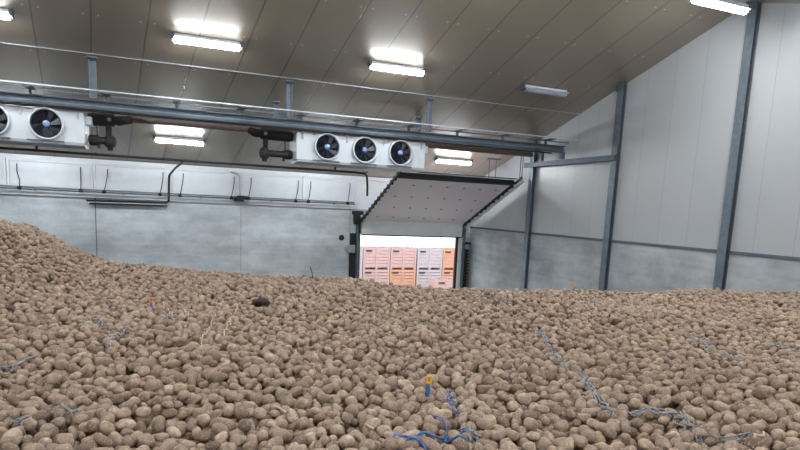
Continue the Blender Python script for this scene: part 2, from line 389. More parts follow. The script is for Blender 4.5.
# ---- fan coolers
def make_cooler():
    t = thing('fan_cooler', 'white fan cooler with three black fans hanging left of the doorway', 'cooler', (0, 0, 0), 'fan coolers under the beams', local=True)
    L, D, HH = 3.34, .86, .66
    MB().cbox(0, L, 0, D, .02, HH, .012).build('casing', 'white_metal', t)
    MB().prism([(-.03, .02), (D + .03, .02), (D + .03, -.02), (D / 2, -.07), (-.03, -.03)], 0, .02, L - .02).build('drip_tray', 'grey_metal', t)
    for k in range(3):
        cx = .74 + k * .95; c = (cx, 0, .36); R = .285
        MB().box(cx - .35, cx + .31, -.07, 0, .01, .035).build('fan_shadow_strip', 'dark_trim', t)  # dark strip stands for the shadow of the fan ring
        fan = MB().lathe([(R + .005, 0), (R + .035, -.0), (R + .04, .07), (R + .028, .095), (R, .085), (R - .01, 0)], c, (0, -1, 0), 44, True).build('fan_ring', 'white_metal', t)
        MB().lathe([(.001, .004), (R, .004), (R + .004, .03)], c, (0, -1, 0), 44).build('fan_housing', 'fan_dark', fan)
        b = MB()
        for j in range(7):
            a0 = 2 * PI * j / 7; vs = []
            for rr, tw in ((.08, .34), (.17, .30), (.265, .25)):
                for sgn in (-1, 1):
                    a = a0 + sgn * tw + rr * 1.2; vs.append((cx + rr * math.cos(a), -.035 + sgn * .018, .36 + rr * math.sin(a)))
            n = len(vs); vs2 = [(x, y - .004, z) for x, y, z in vs]
            b.add(vs + vs2, [(0, 1, 3, 2), (2, 3, 5, 4), (n, n + 2, n + 3, n + 1), (n + 2, n + 4, n + 5, n + 3)], True)
        b.build('impeller', 'fan_blade', fan)
        MB().lathe([(.001, .07), (.05, .068), (.068, .05), (.07, .02)], c, (0, -1, 0), 20).build('hub', 'fan_hub', fan)
        g = MB()
        for r in (.1, .145, .19, .235, .275):
            g.tube([(cx + r * math.cos(a), -.092, .36 + r * math.sin(a)) for a in [2 * PI * q / 36 for q in range(37)]], .0022, 4, False)
        for j in range(8):
            a = PI * j / 4 + .2; g.obox((cx + .09 * math.cos(a), -.094, .36 + .09 * math.sin(a)), (cx + .29 * math.cos(a), -.094, .36 + .29 * math.sin(a)), .004, .004, (0, 1, 0))
        g.build('fan_guard', 'fan_dark', fan)
        MB().box(cx - .36, cx - .27, -.006, 0, .62, .635).build('rating_plate', 'dark_trim', t)
    for xs in (.12, 1.22, 2.17, 3.2):
        MB().box(xs, xs + .035, -.03, -.004, .5, .7).build('hanger_strap', 'grey_metal', t)
    MB().cbox(L + .0, L + .12, .1, .5, .42, .6, .01).build('terminal_box', 'white_metal', t)
    return t
cooler = make_cooler(); cooler.location = (3.03, 14.42, 1.02 + H)
c2 = copy_tree(cooler); c2.location = (-4.77, 14.42, 1.02 + H)
c2['label'] = 'white fan cooler cut off by the left edge, hung over the inlet hatches'

# ---- pipes
tag(MB().tube([(-.62, 15.0, 1.69), (.3, 15.3, 1.74), (.8, 15.39, 1.745), (10.25, 15.39, 1.745)], .08, 14).build('lagged_pipe', 'brown_pipe'), 'long brown lagged pipe running under the rear channel between the coolers', 'pipe')
def valves(lab, x0, dirn, rz, end):
    """elbow and valve group beside a cooler; dirn +1 goes right of x0, -1 left; rz where the riser stands"""
    t = thing('pipe_manifold', lab, 'pipes', (x0, 14.9, 1.1), 'pipe manifolds at the cooler ends')
    X = lambda d: x0 + dirn * d
    MB().tube([(X(.02), 14.85, 1.6), (X(.1), 14.85, 1.6), (X(rz + .1), 14.85, 1.61), (X(rz + .13), 14.85, 1.61)], [.11, .135, .135, .1], 18).build('upper_valve', 'insulation', t)
    MB().tube([(X(rz + .1), 14.85, 1.61), (X(rz + .2), 14.86, 1.61), (X(rz + .28), 14.9, 1.63), (X(end), 14.98, 1.67)], [.085, .105, .095, .085], 14).build('elbow', 'insulation', t)
    MB().tube([(X(.02), 14.85, 1.16), (X(.05), 14.85, 1.16), (X(.2), 14.85, 1.16), (X(.24), 14.85, 1.16), (X(rz), 14.85, 1.16)], [.09, .115, .115, .08, .08], 18).build('lower_valve', 'insulation', t)
    MB().tube([(X(rz), 14.85, 1.56), (X(rz), 14.85, 1.32), (X(rz), 14.85, 1.12)], [.065, .06, .065], 12).build('riser', 'insulation', t)
    MB().tube([(X(rz + .02), 14.85, 1.29), (X(rz + .02), 14.85, 1.24), (X(rz + .02), 14.85, 1.15), (X(rz + .02), 14.85, 1.06), (X(rz + .02), 14.85, 1.02), (X(rz + .02), 14.85, .96)], [.06, .11, .135, .11, .06, .055], 16).build('drain_valve', 'insulation', t)
    MB().tube([(X(.2), 14.80, 1.5), (X(.2), 14.80, 1.2)], .014, 8).build('valve_stem', 'black_plastic', t)
    MB().tube([(X(.22), 14.85, 1.08), (X(.22), 14.85, 1.0)], .032, 10).build('nipple', 'insulation', t)
    MB().lathe([(.001, .012), (.03, .012), (.045, .006), (.045, 0)], (X(rz + .02), 14.715, 1.61), (0, -1, 0), 16).build('valve_cap', 'copper', t)
valves('dark insulated pipe manifold at the right end of the left cooler', -1.43, 1, .42, .86)
valves('dark insulated pipe manifold at the left end of the three fan cooler', 3.03, -1, .66, 1.0)

t = thing('drain_pipe', 'long black drain pipe hung below the coolers and dropping to the back wall', 'pipe', (0, 15, .83))
MB().tube([(-9.5, 15, .875), (4.6, 15, .86), (4.95, 15.0, .845), (5.02, 15.05, .8), (5.1, 15.2, .5), (5.2, 15.5, .3)], .028, 10).build('main_run', 'black_plastic', t)
MB().tube([(.47, 15.0, .865), (.5, 15.1, .83), (.40, 17.5, .79), (.33, 19.75, .74), (.28, 19.84, .66), (.27, 19.86, .45), (.25, 19.86, -.1), (.2, 19.86, -.16), (-.1, 19.86, -.165), (-2.0, 19.86, -.19)], .03, 10).build('wall_branch', 'black_plastic', t)
MB().tube([(.2, 19.88, -.25), (-1.92, 19.88, -.27)], .022, 8).build('wall_return', 'black_plastic', t)
for x, y in ((-2.42, 15.0), (4.15, 15.0)):
    MB().tube([(x, y, .87), (x, y, .96)], .03, 8).build('stub', 'black_plastic', t)
for x in (-1.3, .1, 5.0):
    MB().tube([(x, 15.0, .87), (x, 15.0, .9)], .035, 8).build('coupling', 'black_plastic', t)

# ---- inlet hatches on the back wall
edges = [-5.95, -3.98, -1.81, .3, 2.4, 4.42, 6.3]
where = ['cut off by the left edge', 'over the left potato mound', 'between the dark wall seam and the black drain drop',
         'just right of the black drain drop', 'right of the shaft motor', 'next to the doorway, below the cooler fans']
for i in range(6):
    x0, x1 = edges[i] + .06, edges[i + 1] - .06
    t = thing('inlet_hatch', 'white air inlet hatch ' + where[i], 'hatch', ((x0 + x1) / 2, YB, .05), 'air inlet hatches on the back wall')
    MB().cbox(x0, x1, YB - .03, YB + .015, .12, .84, .01).build('panel', 'white_metal', t)
    fr = MB(); fr.box(x0 - .05, x0, YB - .06, YB + .015, .03, .895); fr.box(x1, x1 + .05, YB - .06, YB + .015, .03, .895); fr.box(x0, x1, YB - .05, YB + .015, .84, .895)
    fr.build('frame', 'white_trim', t)
    bend = .0 if i < 2 else .1
    cx = (x0 + x1) / 2
    for sx in (-1, 1):
        xr = cx + sx * .765
        if i == 5 and sx == 1: xr = cx + .6
        top = xr + bend + (-.06 if i == 1 and sx < 0 else .0)
        MB().tube([(top, YB - .06, .76), (top - bend * .1, YB - .1, .55), (xr + bend * .45, YB - .13, .3), (xr, YB - .17, .11)], .013, 6).build('push_rod', 'rubber', t)
        MB().cbox(xr - .05, xr + .05, YB - .24, YB - .14, .03, .12, .015).build('crank', 'rubber', t)
t = thing('drive_shaft', 'thin grey shaft along the foot of the inlet hatches', 'shaft', (0, YB - .18, .05))
MB().tube([(-9, YB - .19, .065), (6.2, YB - .19, .065)], .02, 8).build('shaft', 'dark_trim', t)
MB().tube([(-9, YB - .1, .13), (6.2, YB - .1, .13)], .009, 6).build('cable', 'dark_trim', t)
for x in (-3.3, -1.0, 1.2, 3.4, 5.5): MB().box(x - .02, x + .02, YB - .21, YB - .05, .025, .09).build('bearing', 'steel', t)
t = thing('gear_motor', 'small dark gear motor on the hatch shaft with a grey conduit above', 'motor', (2.4, YB - .2, 0))
MB().cbox(2.28, 2.5, YB - .32, YB - .12, -.02, .17, .02).build('gearbox', 'black_plastic', t)
MB().tube([(2.18, YB - .22, .06), (2.3, YB - .22, .06)], .07, 12).build('motor_body', 'rubber', t)
MB().tube([(2.5, YB - .22, .1), (2.62, YB - .22, .1)], .06, 12).build('motor_body', 'rubber', t)
MB().tube([(2.38, YB - .12, .17), (2.38, YB - .1, .75), (2.33, YB - .1, .84), (2.1, YB - .1, .9)], .025, 8).build('conduit', 'grey_metal', t)
tag(MB().lathe([(.001, .02), (.085, .02), (.1, .01), (.1, 0)], (5.83, YB, -1.1), (0, -1, 0), 20).build('wall_socket', 'black_plastic'), 'round black port in the concrete wall left of the doorway', 'port')
tag(MB().box(5.98, 6.13, YB - .005, YB, -.06, -.05).box(.0 - 2.75, -2.35, YB - .004, YB, -.62, -.60).build('wall_mark', 'dark_trim'), 'thin dark scratches on the concrete back wall', 'mark') if False else None

# ---- doorway
door = thing('door_1', 'big overhead door hanging half open under the roof slope', 'door', ((DX0 + DX1) / 2, YB, FL)); door['kind'] = 'structure'
PY0, PZ0, PY1, PZ1 = 19.78, -.47, 16.6, .93
sl = (PZ1 - PZ0) / (PY0 - PY1)
def pz(y): return PZ0 + (PY0 - y) * sl
pm = MB().prism([(PY0, PZ0), (PY1, PZ1), (PY1, PZ1 + .06), (PY0, PZ0 + .06)], 0, DX0 + .02, DX1 - .02)
panel = pm.build('door_panel', 'door_panel', door)
st = MB()
for r_ in range(4):
    for k in range(6 + r_ % 2):
        xx = DX0 + .45 + k * .58 + (.29 if r_ % 2 else 0)
        if xx > DX1 - .2: continue
        yy = PY0 - .35 - r_ * .78
        st.prism([(yy - .02, pz(yy - .02) - .012), (yy + .02, pz(yy + .02) - .012), (yy + .02, pz(yy + .02)), (yy - .02, pz(yy - .02))], 0, xx - .035, xx + .035)
st.build('bolt_heads', 'dark_trim', panel)
MB().prism([(PY1 - .03, pz(PY1 - .03) - .03), (PY1 + .07, pz(PY1 + .07) - .03), (PY1 + .07, pz(PY1 + .07) + .1), (PY1 - .03, pz(PY1 - .03) + .1)], 0, DX0 - .02, DX1 + .02).build('rubber_edge', 'rubber', panel)
MB().cbox(DX0 + .02, DX1 - .02, YB - .2, YB - .14, DZ, PZ0, .01).build('lower_section', 'door_section', door)
MB().box(DX0 + .02, DX1 - .02, YB - .19, YB - .15, DZ - .04, DZ).build('bottom_seal', 'rubber', door)
for xx, w in ((DX0 - .03, .05), (DX1 + .03, .05)):
    MB().obox((xx, PY0 + .05, PZ0 - .06), (xx, PY1 - .45, pz(PY1 - .45) - .02), w, .07).build('slope_track', 'rubber', door)
    n = 12
    for k in range(n):
        yy = PY0 - .1 - k * (PY0 - PY1 + .1) / n
        MB().cbox(xx - .04, xx + .04, yy - .05, yy + .05, pz(yy) - .1, pz(yy) + .04, .01).build('roller', 'rubber', door)
MB().obox((DX1 + .1, PY0 + .1, PZ0 - .14), (DX1 + .1, PY1 - .4, pz(PY1 - .4) - .1), .08, .09).build('track_angle', 'white_trim', door)
for k in range(9):
    yy = PY0 - .3 - k * .36
    MB().cbox(DX1 + .02, DX1 + .06, yy - .11, yy + .03, pz(yy) - .075, pz(yy) - .02, .006).build('track_clip', 'white_trim', door)
MB().tube([(DX0 - .05, PY1 + .12, PZ1 + .16), (DX1 + .2, PY1 + .12, PZ1 + .16)], .022, 8).build('torsion_shaft', 'dark_trim', door)
for yy in (16.3, 16.42):
    MB().tube([(DX1 + .12, yy, 1.05), (DX1 + .12, yy, 1.86)], .016, 6).build('hanger_rod', 'dark_trim', door)
for xx in (9.62, 9.86):
    MB().tube([(xx, 16.75, 1.06), (xx, 16.75, roof(16.75) - .35)], .014, 6).build('hanger_rod', 'dark_trim', door)
MB().box(9.5, 9.98, 16.7, 16.8, roof(16.75) - .37, roof(16.75) - .33).build('hanger_plate', 'dark_trim', door)
# jambs
MB().box(6.13, 6.33, YB - .1, YB, FL, DZ + .02).build('rubber_jamb', 'rubber', door)
MB().box(6.33, 6.45, YB - .22, YB, FL, -.35).build('side_track', 'door_guide', door)
rg = MB(); 
for k in range(24): rg.box(6.345, 6.44, YB - .24, YB - .221, -4.2 + k * .12, -4.14 + k * .12)
rg.build('track_ribs', 'dark_trim', door)
MB().box(DX1 - .19, DX1 - .11, YB - .1, YB, FL, DZ).build('rubber_jamb', 'rubber', door)
MB().box(DX1 - .11, DX1 + .02, YB - .18, YB, FL, DZ).build('jamb_face', 'white_trim', door)
MB().box(DX1 + .02, DX1 + .12, YB - .22, YB, FL, -.5).build('side_track', 'door_guide', door)
rg = MB().box(DX1 + .12, XR - .1, YB - .12, YB, FL, -1.42)
for k in range(26): rg.box(DX1 + .1, XR - .09, YB - .2, YB - .12, -4.5 + k * .12, -4.44 + k * .12)
rg.build('slatted_guard', 'rubber', door)
MB().cbox(DX1 + .12, DX1 + .36, YB - .22, YB, -1.22, -1.14, .01).build('latch_bracket', 'rubber', door)
hb = MB().cbox(5.95, 6.13, YB - .06, YB, -1.52, -1.42, .01); hb.cbox(6.02, 6.3, YB - .14, YB - .04, -1.62, -1.34, .02)
hb.build('hinge_bracket', 'grey_metal', door)
op = MB().cbox(6.2, 6.36, YB - .32, YB - .1, -.62, -.2, .02); op.tube([(6.12, YB - .25, -.22), (6.5, YB - .25, -.22)], .07, 12); op.tube([(6.18, YB - .3, -.5), (6.18, YB - .3, -.2)], .045, 10)
op.tube([(6.38, YB - .28, -.25), (6.38, YB - .28, -.9)], .03, 8)
op.build('chain_drive', 'rubber', door)

# ---- lamps
def make_lamp(lit):
    t = thing('tube_lamp', 'x', 'lamp', (0, 0, 0), None, local=True)
    MB().cbox(-.63, .63, -.065, .065, -.105, -.012, .015).box(-.62, .62, -.118, .118, -.109, -.1).build('housing', 'lamp_body', t)  # thin wide brim added to shade the ceiling beside the lamp
    for s in (-1, 1):
        MB().cbox(s * .64 - .035, s * .64 + .035, -.078, .078, -.13, -.01, .015).build('end_cap', 'lamp_end', t)
    d = MB(); K = 10
    prof = [(-.068, -.1)] + [(.068 * -math.cos(PI * k / K), -.106 - .07 * math.sin(PI * k / K)) for k in range(K + 1)] + [(.068, -.1)]
    d.prism(prof, 0, -.605, .605)
    d.build('diffuser', 'lamp_on' if lit else 'lamp_off', t)
    for xx in (-.35, .35): MB().box(xx - .03, xx + .03, -.05, .05, -.014, 0).build('mounting_clip', 'grey_metal', t)
    return t
LAMP = make_lamp(True); OFF = make_lamp(False)
lamps = [(LAMP, .92, 12.97, 'lit tube lamp high on the ceiling above the left pipe manifold'), (LAMP, 4.94, 12.97, 'lit tube lamp on the ceiling above the three fan cooler'),
         (OFF, 8.93, 13.05, 'unlit tube lamp on the ceiling near the gable wall'), (LAMP, -3.02, 12.97, 'lit tube lamp cut off by the top left corner'),
         (LAMP, .53, 17.95, 'lit tube lamp low on the ceiling below the brown pipe, between the coolers'), (LAMP, 8.9, 17.85, 'lit tube lamp above the open overhead door'),
         (LAMP, 9.2, 8.33, 'lit tube lamp at the ridge by the tall right column')]
first = set()
for proto, x, y, lab in lamps + [(LAMP, x, y, None) for x, y in ((-3.3, 18.15), (4.7, 18.15), (-7, 13.1), (-7, 18.15), (-3.02, 8.62), (.92, 8.62), (5.2, 8.62), (-7, 8.62),
                                                                    (-3.02, 4.6), (.92, 4.6), (5.2, 4.6), (7.4, 4.6), (-3.02, .4), (.92, .4), (5.2, .4), (9.2, .4))]:
    if id(proto) not in first: t = proto; first.add(id(proto))
    else: t = copy_tree(proto)
    t.location = (x, y, roof(y) + H - .004); t.rotation_euler = (-SL if y > YR else SL, 0, 0)
    if lab and 'ridge' in lab:
        t.location.z -= .18; t.rotation_euler = (0, 0, 0)
        for sx in (-.4, .4): MB().tube([(x + sx, y, roof(y) - .19), (x + sx, y, roof(y) - .002)], .012, 6).build('stem', 'grey_metal', t)
    t['group'] = 'tube lamps under the roof' if lab else 'tube lamps on the rest of the roof, out of view'
    t['label'] = lab or 'lit tube lamp on the part of the roof outside the view'

# ---- crates in the yard
def crate(x, y, z, w, h, d, mat, lab, plate=True):
    t = thing('wooden_crate', lab, 'crate', (x + w / 2, y + d / 2, z), 'wooden potato crates in the yard')
    sl_ = MB(); n = 6; hh = (h - .14) / n
    for k in range(n):
        z0 = z + .13 + k * hh + .018; z1 = z + .13 + (k + 1) * hh - .018
        sl_.box(x, x + w, y, y + .025, z0, z1); sl_.box(x, x + w, y + d - .025, y + d, z0, z1)
        sl_.box(x, x + .025, y + .025, y + d - .025, z0, z1); sl_.box(x + w - .025, x + w, y + .025, y + d - .025, z0, z1)
    sl_.build('slatted_walls', mat, t)
    for px_ in (x + .03, x + w / 2 - .05, x + w - .11):
        for py_ in (y + .026, y + d - .1): MB().box(px_, px_ + .08, py_, py_ + .07, z + .13, z + h).build('inner_post', mat, t)
    for px_ in (x, x + w / 2 - .045, x + w - .08): MB().box(px_, px_ + .08, y - .03, y, z + .1, z + h - .01).build('front_post', mat, t)
    b = MB().box(x, x + w, y, y + d, z + .1, z + .13)
    for px_ in (x, x + w / 2 - .06, x + w - .12): b.box(px_, px_ + .12, y - .03, y + d, z, z + .1)
    b.build('skid_base', mat, t)
    if plate: MB().box(x + .14, x + .5, y - .04, y - .026, z + h - .25, z + h - .15).build('name_plate', 'crate_label', t)
cm = [['crate_grey', 'crate_pink', 'crate_orange', 'crate_grey', 'crate_orange', 'crate_pink'],
      ['crate_grey', 'crate_pink', 'crate_pink', 'crate_grey', 'crate_orange', 'crate_pink']]
desc = ['half hidden by the left door jamb', 'second from the left jamb', 'third from the left jamb', 'fourth from the left jamb', 'beside the right door jamb', 'behind the right door jamb']
cn = {'crate_grey': 'greyish slatted wooden crate', 'crate_pink': 'pale pink slatted wooden crate', 'crate_orange': 'orange slatted wooden crate'}
xs = [8.98, 10.64, 12.29, 13.98, 15.63, 17.3]
for r_ in range(2):
    for k in range(6):
        crate(xs[k], 32, FL + r_ * 1.245, 1.6, 1.24, 1.2, cm[r_][k], cn[cm[r_][k]] + (' in the upper row, ' if r_ else ' in the bottom row, ') + desc[k])
crate(13.95, 29.2, FL, 1.3, 1.0, 1.0, 'crate_pink', 'low pink crate standing in front of the stacked crates, beside the right jamb')

# ---------------------------------------------------------------- the potato heap
GX0, GX1, GY0, GY1, RES = -6.0, 10.8, -.6, 12.2, .012
gx = np.arange(GX0, GX1, RES); gy = np.arange(GY0, GY1, RES)
def sstep(t): t = np.clip(t, 0, 1); return t * t * (3 - 2 * t)
CX = [-12, -3, -.5, .3, 1.2, 2.3, 2.8, 3.2, 3.6, 4.7, 6, 7.6, 10.84]
CYc = [10.9, 10.6, 10.3, 9.7, 9.1, 8.6, 8.25, 7.8, 7.45, 7.2, 6.9, 6.75, 6.6]
def surface(X, Y):
    yc = np.interp(X, CX, CYc)
    z = -1.085 + .575 * sstep((-.45 - X) / 1.6) * sstep((Y - 5.2) / 4.6)
    z = z + .022 * np.sin(1.7 * X + .6 * Y) * np.sin(1.3 * Y - .5 * X) + .016 * np.sin(3.1 * X - 1.1 * Y + 1) * np.sin(2.7 * Y + .8 * X)
    t = Y - yc + .15
    z = z - .52 * np.where(t > 0, np.where(t < .5, t * t, t - .25), 0)
    return np.maximum(z, FL + .02)
GXX, GYY = np.meshgrid(gx, gy)
base = surface(GXX, GYY).astype(np.float32)
hm = base - .16
# sampling region: what the lens sees, with a margin for a step to the side
n_try = 150000
PX = rng.uniform(GX0 + .15, GX1 - .15, n_try); PYY = rng.uniform(GY0 + .1, GY1 - .15, n_try)
fw = np.array([M3[2][0], M3[2][1]]); rt = np.array([fw[1], -fw[0]])
dep = PX * fw[0] + PYY * fw[1]; lat = PX * rt[0] + PYY * rt[1]
ok = (dep > 1.35) & (np.abs(lat) < .72 * dep + .75) & (PYY < np.interp(PX, CX, CYc) + .85)
PX, PYY = PX[ok], PYY[ok]
P = []   # x, y, z, a, b, c, yaw
def drop(x, y, a, b, c, yaw):
    i0 = int((x - a - GX0) / RES); i1 = int((x + a - GX0) / RES) + 2
    j0 = int((y - a - GY0) / RES); j1 = int((y + a - GY0) / RES) + 2
    sub = hm[j0:j1, i0:i1]
    X = gx[i0:i1][None, :] - x; Y = gy[j0:j1][:, None] - y
    cs, sn = math.cos(yaw), math.sin(yaw)
    q = 1 - ((X * cs + Y * sn) / a) ** 2 - ((-X * sn + Y * cs) / b) ** 2
    m = q > 0
    up = c * np.sqrt(np.where(m, q, 0))
    z = np.max(np.where(m, sub + up, -99)) - .06 * c
    return z, (j0, j1, i0, i1, m, up)
k = 0; AREA = None
MAXN = 50000
for x, y in zip(PX, PYY):
    s_ = np.clip(rng.normal(.83, .14), .55, 1.2)
    ar = 1.04 + .85 * rng.beta(1.3, 1.9)
    a = .041 * s_ * math.sqrt(ar) / 1.08; b = a / ar * rng.uniform(.95, 1.05); b = max(b, .02); c = b * rng.uniform(.9, 1.04)
    yaw = rng.uniform(0, PI); best = None
    for q in range(4):
        xx = x + (rng.normal(0, .045) if q else 0); yy = y + (rng.normal(0, .045) if q else 0)
        z, inf = drop(xx, yy, a, b, c, yaw)
        j = int((yy - GY0) / RES); i = int((xx - GX0) / RES)
        sc_ = z - base[j, i]
        if best is None or sc_ < best[0]: best = (sc_, xx, yy, z, inf)
    if best[0] > .022 + .014 * rng.random(): continue
    _, xx, yy, z, (j0, j1, i0, i1, m, up) = best
    hm[j0:j1, i0:i1] = np.where(m, np.maximum(hm[j0:j1, i0:i1], z + up), hm[j0:j1, i0:i1])
    P.append((xx, yy, z, a, b, c, yaw))
    if len(P) >= MAXN: break
P = np.array(P); NP = len(P)
print('potatoes', NP)
TILT = np.stack([rng.normal(0, .3, NP), rng.normal(0, .42, NP)], 1)
TINT = np.clip(rng.beta(2.2, 2.2, NP), 0, 1)

# which ones show largest from the photographer's place (coarse z-buffer)
q = (M3 @ P[:, :3].T).T
pu = 400 + F * q[:, 0] / q[:, 2]; pv = CY + F * q[:, 1] / q[:, 2]; pr = F * (P[:, 3] + P[:, 4] + P[:, 5]) / 3 / q[:, 2]
idb = -np.ones((450, 800), np.int32)
for n in np.argsort(-q[:, 2]):
    r = pr[n]; u0, u1, v0, v1 = int(pu[n] - r), int(pu[n] + r) + 2, int(pv[n] - r), int(pv[n] + r) + 2
    u0, v0, u1, v1 = max(u0, 0), max(v0, 0), min(u1, 800), min(v1, 450)
    if u0 >= u1 or v0 >= v1: continue
    U = np.arange(u0, u1)[None, :] - pu[n]; V = np.arange(v0, v1)[:, None] - pv[n]
    s_ = idb[v0:v1, u0:u1]; s_[U * U + V * V * 1.25 < r * r] = n
cnt = np.bincount(idb[idb >= 0], minlength=NP)
order = np.argsort(-cnt); chosen = [int(n) for n in order[:300]]
chosen_set = np.zeros(NP, bool); chosen_set[chosen] = True

# potato shapes
import bmesh
def ico(sub):
    bm = bmesh.new(); bmesh.ops.create_icosphere(bm, subdivisions=sub, radius=1)
    v = np.array([w.co[:] for w in bm.verts]); f = np.array([[w.index for w in g.verts] for g in bm.faces]); bm.free(); return v, f
def lumpy(v, seed, amp):
    r = np.random.default_rng(seed); o = np.ones(len(v))
    for k in range(6):
        w = r.normal(0, 1, 3); w /= np.linalg.norm(w); ph = r.uniform(0, 6.28); fr = r.uniform(1.2, 3.2)
        o += amp * np.sin(fr * (v @ w) + ph) / (1 + .4 * k)
    sq = (np.abs(v) ** 2.35).sum(1) ** (-1 / 2.35)               # blunter than an ellipsoid
    out = v * (o * sq * .97)[:, None]
    out[:, 0] += .10 * (out[:, 1] ** 2) * r.choice([-1, 1]); out[:, 2] += r.uniform(-.14, .14) * out[:, 0] ** 2
    out[:, 1] += r.uniform(-.16, .16) * out[:, 0] ** 2            # a slight kidney bend
    return out
VARS = 14
T3 = [lumpy(ico(4)[0], 50 + s, .085) for s in range(VARS)]; F3 = ico(4)[1]
T2 = [lumpy(ico(3)[0], 50 + s, .085) for s in range(VARS)]; F2 = ico(3)[1]
T1 = [lumpy(ico(2)[0], 50 + s, .08) for s in range(VARS)]; F1 = ico(2)[1]
def rotm(n):
    yaw = P[n, 6]; t1, t2 = TILT[n]
    gxs = (surface(np.array(P[n, 0] + .1), np.array(P[n, 1])) - surface(np.array(P[n, 0] - .1), np.array(P[n, 1]))) / .2
    gys = (surface(np.array(P[n, 0]), np.array(P[n, 1] + .1)) - surface(np.array(P[n, 0]), np.array(P[n, 1] - .1))) / .2
    nrm = Vector((-float(gxs), -float(gys), 1)).normalized()
    R0 = Vector((0, 0, 1)).rotation_difference(nrm).to_matrix()
    return R0 @ Matrix.Rotation(yaw, 3, 'Z') @ Matrix.Rotation(t1, 3, 'X') @ Matrix.Rotation(t2, 3, 'Y')
# slow surface gradients are only needed per potato: do them at once
def rot_all():
    e = .1
    gxs = (surface(P[:, 0] + e, P[:, 1]) - surface(P[:, 0] - e, P[:, 1])) / (2 * e)
    gys = (surface(P[:, 0], P[:, 1] + e) - surface(P[:, 0], P[:, 1] - e)) / (2 * e)
    out = np.zeros((NP, 3, 3))
    for n in range(NP):
        nrm = Vector((-float(gxs[n]), -float(gys[n]), 1)).normalized()
        R0 = Vector((0, 0, 1)).rotation_difference(nrm).to_matrix()
        out[n] = np.array(R0 @ Matrix.Rotation(P[n, 6], 3, 'Z') @ Matrix.Rotation(TILT[n, 0], 3, 'X') @ Matrix.Rotation(TILT[n, 1], 3, 'Y'))
    return out
ROT = rot_all()
var = rng.integers(0, VARS, NP)
VV, FF, TT, off = [], [], [], 0
depth = q[:, 2]
for n in range(NP):
    if chosen_set[n]: continue
    T, Fc = (T2, F2) if depth[n] < 5.5 else (T1, F1)
    v = (T[var[n]] * P[n, 3:6]) @ ROT[n].T + P[n, :3]
    VV.append(v); FF.append(Fc + off); TT.append(np.full(len(v), TINT[n])); off += len(v)
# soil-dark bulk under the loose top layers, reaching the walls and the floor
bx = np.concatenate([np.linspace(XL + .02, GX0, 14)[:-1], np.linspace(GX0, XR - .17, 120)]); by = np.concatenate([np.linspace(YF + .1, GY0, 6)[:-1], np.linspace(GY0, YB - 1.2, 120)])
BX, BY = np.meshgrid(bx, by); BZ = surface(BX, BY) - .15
nb = off; bv = np.stack([BX.ravel(), BY.ravel(), BZ.ravel()], 1); nx = len(bx)
ii, jj = np.meshgrid(np.arange(len(bx) - 1), np.arange(len(by) - 1)); i00 = (jj * nx + ii).ravel() + off
quads = np.stack([i00, i00 + 1, i00 + nx + 1, i00 + nx], 1)
V = np.concatenate(VV + [bv]); V[:, 2] += H
TF = np.concatenate(FF); tint = np.concatenate(TT + [np.full(len(bv), .3)])
me = bpy.data.meshes.new('potato_heap')
nt_, nq = len(TF), len(quads)
me.vertices.add(len(V)); me.vertices.foreach_set('co', V.astype(np.float32).ravel())
me.loops.add(nt_ * 3 + nq * 4); me.loops.foreach_set('vertex_index', np.concatenate([TF.ravel(), quads.ravel()]).astype(np.int32))
me.polygons.add(nt_ + nq)
me.polygons.foreach_set('loop_start', np.concatenate([np.arange(nt_) * 3, nt_ * 3 + np.arange(nq) * 4]).astype(np.int32))
me.polygons.foreach_set('use_smooth', np.ones(nt_ + nq, bool))
me.materials.append(MT['potato_mass']); me.materials.append(MT['heap_soil'])
me.polygons.foreach_set('material_index', np.concatenate([np.zeros(nt_), np.ones(nq)]).astype(np.int32))
at_ = me.attributes.new('tint', 'FLOAT', 'POINT'); at_.data.foreach_set('value', tint.astype(np.float32))
me.update(); me.validate()
heap = bpy.data.objects.new('potato_heap', me); COL.objects.link(heap)
tag(heap, 'deep heap of loose dusty tan potatoes filling the store up to the walls', 'potatoes', 'loose potatoes of the heap', 'stuff')

# the potatoes that show largest, one object each
PM = []
for s in range(VARS):
    m = bpy.data.meshes.new('potato'); m.from_pydata(T3[s].tolist(), [], F3.tolist())
    m.polygons.foreach_set('use_smooth', np.ones(len(F3), bool)); m.materials.append(MT['potato_one']); m.update(); PM.append(m)
zones = {}
for n in chosen:
    ar = P[n, 3] / P[n, 4]
    shp = 'long' if ar > 1.42 else ('oval' if ar > 1.2 else 'round')
    col_ = min(4, max(0, int(pu[n] // 160))); row = 0 if pv[n] > 428 else (1 if pv[n] > 400 else 2)
    zones.setdefault((row, col_, shp), []).append(n)
rown = ['at bottom edge', 'just above bottom edge', 'further above bottom edge']
coln = ['far left', 'left of centre', 'centre', 'right of centre', 'far right']
ords = ['leftmost', 'second', 'third', 'fourth', 'fifth', 'sixth', 'seventh', 'eighth', 'ninth', 'tenth', 'eleventh', 'twelfth', 'thirteenth', 'fourteenth', 'fifteenth', 'sixteenth', 'seventeenth', 'eighteenth', 'nineteenth', 'twentieth']
for (row, col_, shp), ns in zones.items():
    ns.sort(key=lambda n: pu[n])
    for k, n in enumerate(ns):
        o = bpy.data.objects.new('potato', PM[var[n]]); COL.objects.link(o)
        o.matrix_world = Matrix.Translation((P[n, 0], P[n, 1], P[n, 2] + H)) @ Matrix(ROT[n].tolist()).to_4x4() @ Matrix.Diagonal((P[n, 3], P[n, 4], P[n, 5], 1))
        od = ('only' if len(ns) == 1 else (ords[k] if k == 0 else ords[min(k, 19)] + ' from left'))
        tag(o, f'{shp} tan potato, {od} among {shp} ones {rown[row]}, {coln[col_]}', 'potato', 'loose potatoes of the heap')

